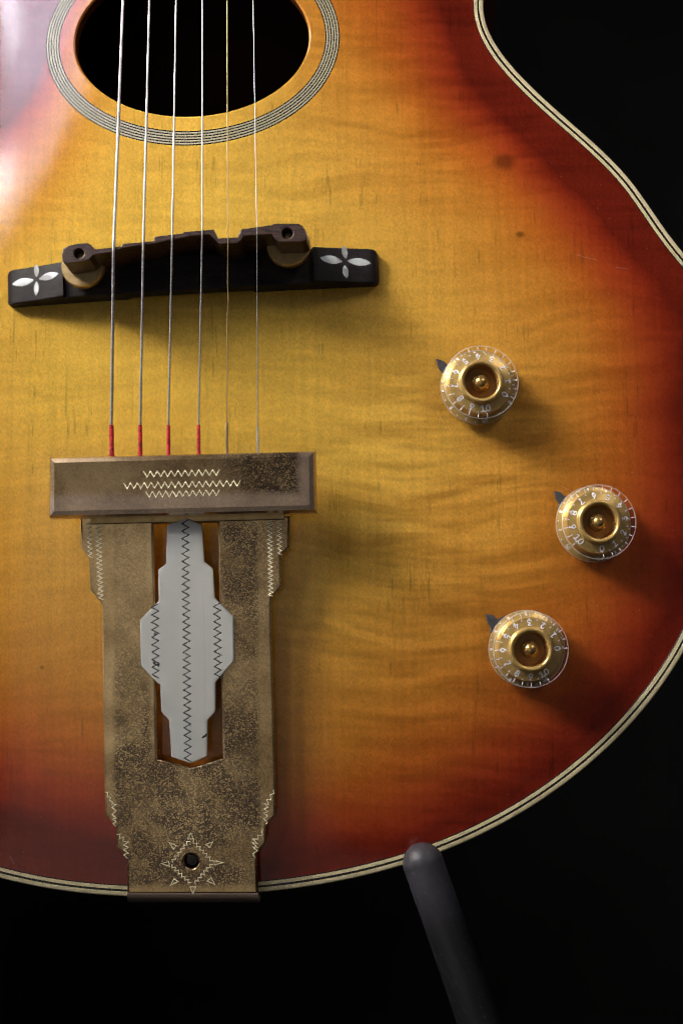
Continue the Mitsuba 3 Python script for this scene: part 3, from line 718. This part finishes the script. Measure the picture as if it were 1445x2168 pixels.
ARROWS = [[(923, 758.5), (939.5, 764), (951, 777), (958, 790), (950, 806), (937, 806), (935, 798), (938, 792), (927.5, 777)],
          [(1173.3, 1038.7), (1187.7, 1042.3), (1194.9, 1051.3), (1207.4, 1048.0), (1209, 1052), (1199, 1058), (1208, 1078), (1196, 1092), (1182.3, 1082), (1181, 1075.5), (1184, 1066.6), (1176.9, 1055.8)],
          [(1027, 1300.6), (1043.2, 1302), (1051.3, 1312.3), (1064.7, 1305.5), (1067, 1309), (1056, 1320.4), (1068, 1340), (1056, 1354), (1042.3, 1343), (1036.9, 1338.4), (1039.6, 1331), (1031.5, 1316.8)]]
for (bp, a0, a1, lab), arrow in zip(KNOBS, ARROWS):
    c = on_top(*bp, 0.0); n = normal_at(c[0], c[1])
    ex = np.array([1.0, 0, 0]) - n * n[0]; ex /= np.linalg.norm(ex); ey = np.cross(n, ex)
    KM = np.eye(4); KM[:3, 0], KM[:3, 1], KM[:3, 2], KM[:3, 3] = ex, ey, n, c
    lift = 2.8
    KL = KM @ trimesh.transformations.translation_matrix([0, 0, lift])
    kn = holder(GT + '__control_knob', label=lab)
    add(kn + '__clear_cap', moved(revolve(clear_prof, 128), KL), CLEAR, smooth=30)
    add(kn + '__clear_rim', moved(cat([revolve(rim_prof, 128), revolve(foot_prof, 128)]), KL), CLEARRIM, smooth=60)
    add(kn + '__gold_dial', moved(revolve(gold_prof, 128), KL), GOLD, smooth=35)
    add(kn + '__cup', moved(revolve(cup_prof, 96), KL), CUP, smooth=35)
    add(kn + '__shaft', moved(shaft_mesh(), KL), SHAFT, smooth=35)
    nums, ticks = [], []
    def on_cone(mesh, an, r, z, slope, turn):
        t = np.eye(4); t[:3, :3] = rot('z', math.degrees(an)) @ rot('y', math.degrees(math.atan(slope))) @ rot('z', turn)
        t[:3, 3] = [r * math.cos(an), r * math.sin(an), z]
        return moved(mesh, t)
    for k in range(11):
        an = math.radians(a0 + (a1 - a0) * k / 10)
        nums.append(on_cone(number_mesh(str(k), 2.45, 0.06, True), an, 10.1, 8.2 + (11.75 - 10.1) * 0.3616 * 0.93 + 0.10, 0.35, 90))
        nums.append(on_cone(number_mesh(str(k), 1.35, 0.06, True), an, 13.35, 1.3 + 0.85 * 0.424 + 0.06, 0.424, 90))  # second, outer row printed to imitate the refracted image of the numerals
        for half_ in (0, 0.5):
            if k == 10 and half_:
                continue
            a2 = math.radians(a0 + (a1 - a0) * (k + half_) / 10)
            ln = 0.75 if half_ else 1.05
            ticks.append(on_cone(trimesh.creation.box((ln, 0.42, 0.06)), a2, 11.70 - ln / 2, 8.2 + (ln / 2 + 0.05) * 0.36 + 0.06, 0.35, 0))
            ticks.append(on_cone(trimesh.creation.box((ln * 0.7, 0.46, 0.06)), a2, 14.05 - ln * 0.35, 1.36 + ln * 0.35 * 0.424 + 0.03, 0.424, 0))
            ticks.append(on_cone(trimesh.creation.box((1.4, 0.36, 0.05)), a2, 13.0, 10.06, 0.0, 0))
    add(kn + '__numerals', moved(cat(nums), KL), WHITE, smooth=False)
    add(kn + '__tick_marks', moved(cat(ticks), KL), WHITE, smooth=False)
    q = [on_top(x, y, 2.0) for x, y in arrow]
    ring = np.array([[(p - c) @ ex, (p - c) @ ey] for p in q])
    stem = slab(ring, 0.5, 1.7, bevel=0.3, steps=2)
    disc = revolve([(0.01, 0.0), (6.0, 0.0), (6.0, lift + 0.6), (0.01, lift + 0.6)], 32)
    d_ = ring.mean(0); d_ /= np.linalg.norm(d_); nrm = np.array([-d_[1], d_[0]])
    arm = slab([d_ * 3 + nrm * 1.6, d_ * 13.5 + nrm * 1.6, d_ * 13.5 - nrm * 1.6, d_ * 3 - nrm * 1.6], 0.55, 1.5, bevel=0.2, steps=1)
    add(kn + '__pointer', moved(cat([stem, arm]), KM), POINTER, smooth=30)
    add(kn + '__collar', moved(disc, KM), SHAFT, smooth=30)

# ------------------------------------------------------------------ the stand
ST = holder('guitar_stand', label='black rubber sleeved arm of a guitar stand under the lower rim', category='guitar stand')
r0 = 7.7
cpx = [(895.5, 1828), (925, 1912), (960, 2012), (1013, 2168), (1040, 2250)]
cen = np.array([P(x, y, 7.9) for x, y in cpx])
s_ = np.r_[0, np.cumsum(np.linalg.norm(np.diff(cen, axis=0), axis=1))]
body = CubicSpline(s_, cen)(np.linspace(0, s_[-1], 50))
d0 = body[0] - body[1]; d0 /= np.linalg.norm(d0)
cap_ = [body[0] + d0 * r0 * math.sin(a) for a in np.linspace(math.pi / 2 * 0.98, 0.08, 10)]
capr = [r0 * math.cos(a) for a in np.linspace(math.pi / 2 * 0.98, 0.08, 10)]
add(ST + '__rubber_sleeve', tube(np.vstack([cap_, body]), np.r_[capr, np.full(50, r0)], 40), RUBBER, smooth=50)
tail = body[-1]; dt = body[-1] - body[-2]; dt /= np.linalg.norm(dt)
bend = [tail + dt * (-3) , tail + dt * 20, tail + dt * 32 + [0, -4, -12], tail + dt * 36 + [0, -6, -40], tail + dt * 36 + [-20, -8, -150], tail + dt * 36 + [-30, -60, -190], tail + dt * 36 + [-34, -640, -250]]
bs = np.linspace(0, len(bend) - 1, 60)
add(ST + '__rod', tube(CubicSpline(np.arange(len(bend)), np.array(bend))(bs), 5.2, 24), BLACKP, smooth=50)

# ------------------------------------------------------------------ studio lamps, all outside the frame
for text, pos, aim, up, hw, hh, panels in LAMPS:
    k = holder('studio_softbox', label=text + ', standing outside the picture', category='studio lamp', group='softboxes round the guitar')
    z = np.array(aim) - np.array(pos); z /= np.linalg.norm(z)
    y = np.array(up, float) - z * (z @ np.array(up)); y /= np.linalg.norm(y)
    x = np.cross(z, y)                                                   # to the right for someone looking from the guitar's side... along +u
    x = -np.cross(y, z)
    F = np.eye(4); F[:3, 0], F[:3, 1], F[:3, 2], F[:3, 3] = x, y, -z, pos     # local -z looks at the guitar
    allp = []
    for i_, (ring, L) in enumerate(panels):
        ring = np.array(ring, float); allp.append(ring)
        v_, f_ = trimesh.creation.triangulate_polygon(Polygon(ring), engine='earcut')
        m = moved(trimesh.Trimesh(np.c_[v_, np.full(len(v_), -0.004 * i_)], f_, process=False), F)
        if m.face_normals[0] @ z < 0:
            m.invert()
        scene[numbered(k + '__diffuser')] = mikit.ply(m, HOUSING, emitter={'type': 'area', 'radiance': {'type': 'rgb', 'value': list(L)}})
    if text.startswith('key'):                                           # added louvre slats, unseen, to keep the beam off the lower bass side
        g3 = np.array([-0.30, 0.0, -0.26]); g3 -= z * (z @ g3); g3 /= np.linalg.norm(g3); q3 = np.cross(z, g3)
        for t_ in np.arange(-0.33, 0.3301, 0.055):
            B_ = np.eye(4); B_[:3, 0], B_[:3, 1], B_[:3, 2], B_[:3, 3] = g3, q3, z, np.array(pos) + g3 * t_ + z * 0.10
            ext = min(0.38, 2 * (0.38 - abs(t_)) + 0.02)
            scene[numbered(k + '__grid_slat')] = mikit.ply(moved(trimesh.creation.box((0.002, 2 * ext, 0.17)), B_), HOUSING)
    ring = allp[0]
    c_ = ring.mean(0)
    o_ = c_ + (ring - c_) * 1.03
    rows_ = [np.c_[o_, np.full(len(o_), q)] for q in (-0.012, 0.02)] + [np.c_[c_ + (ring - c_) * 0.2, np.full(len(o_), 0.22)], np.repeat([[*c_, 0.22]], len(o_), 0)]
    scene[k + '__housing'] = mikit.ply(moved(grid_mesh(rows_), F), HOUSING)
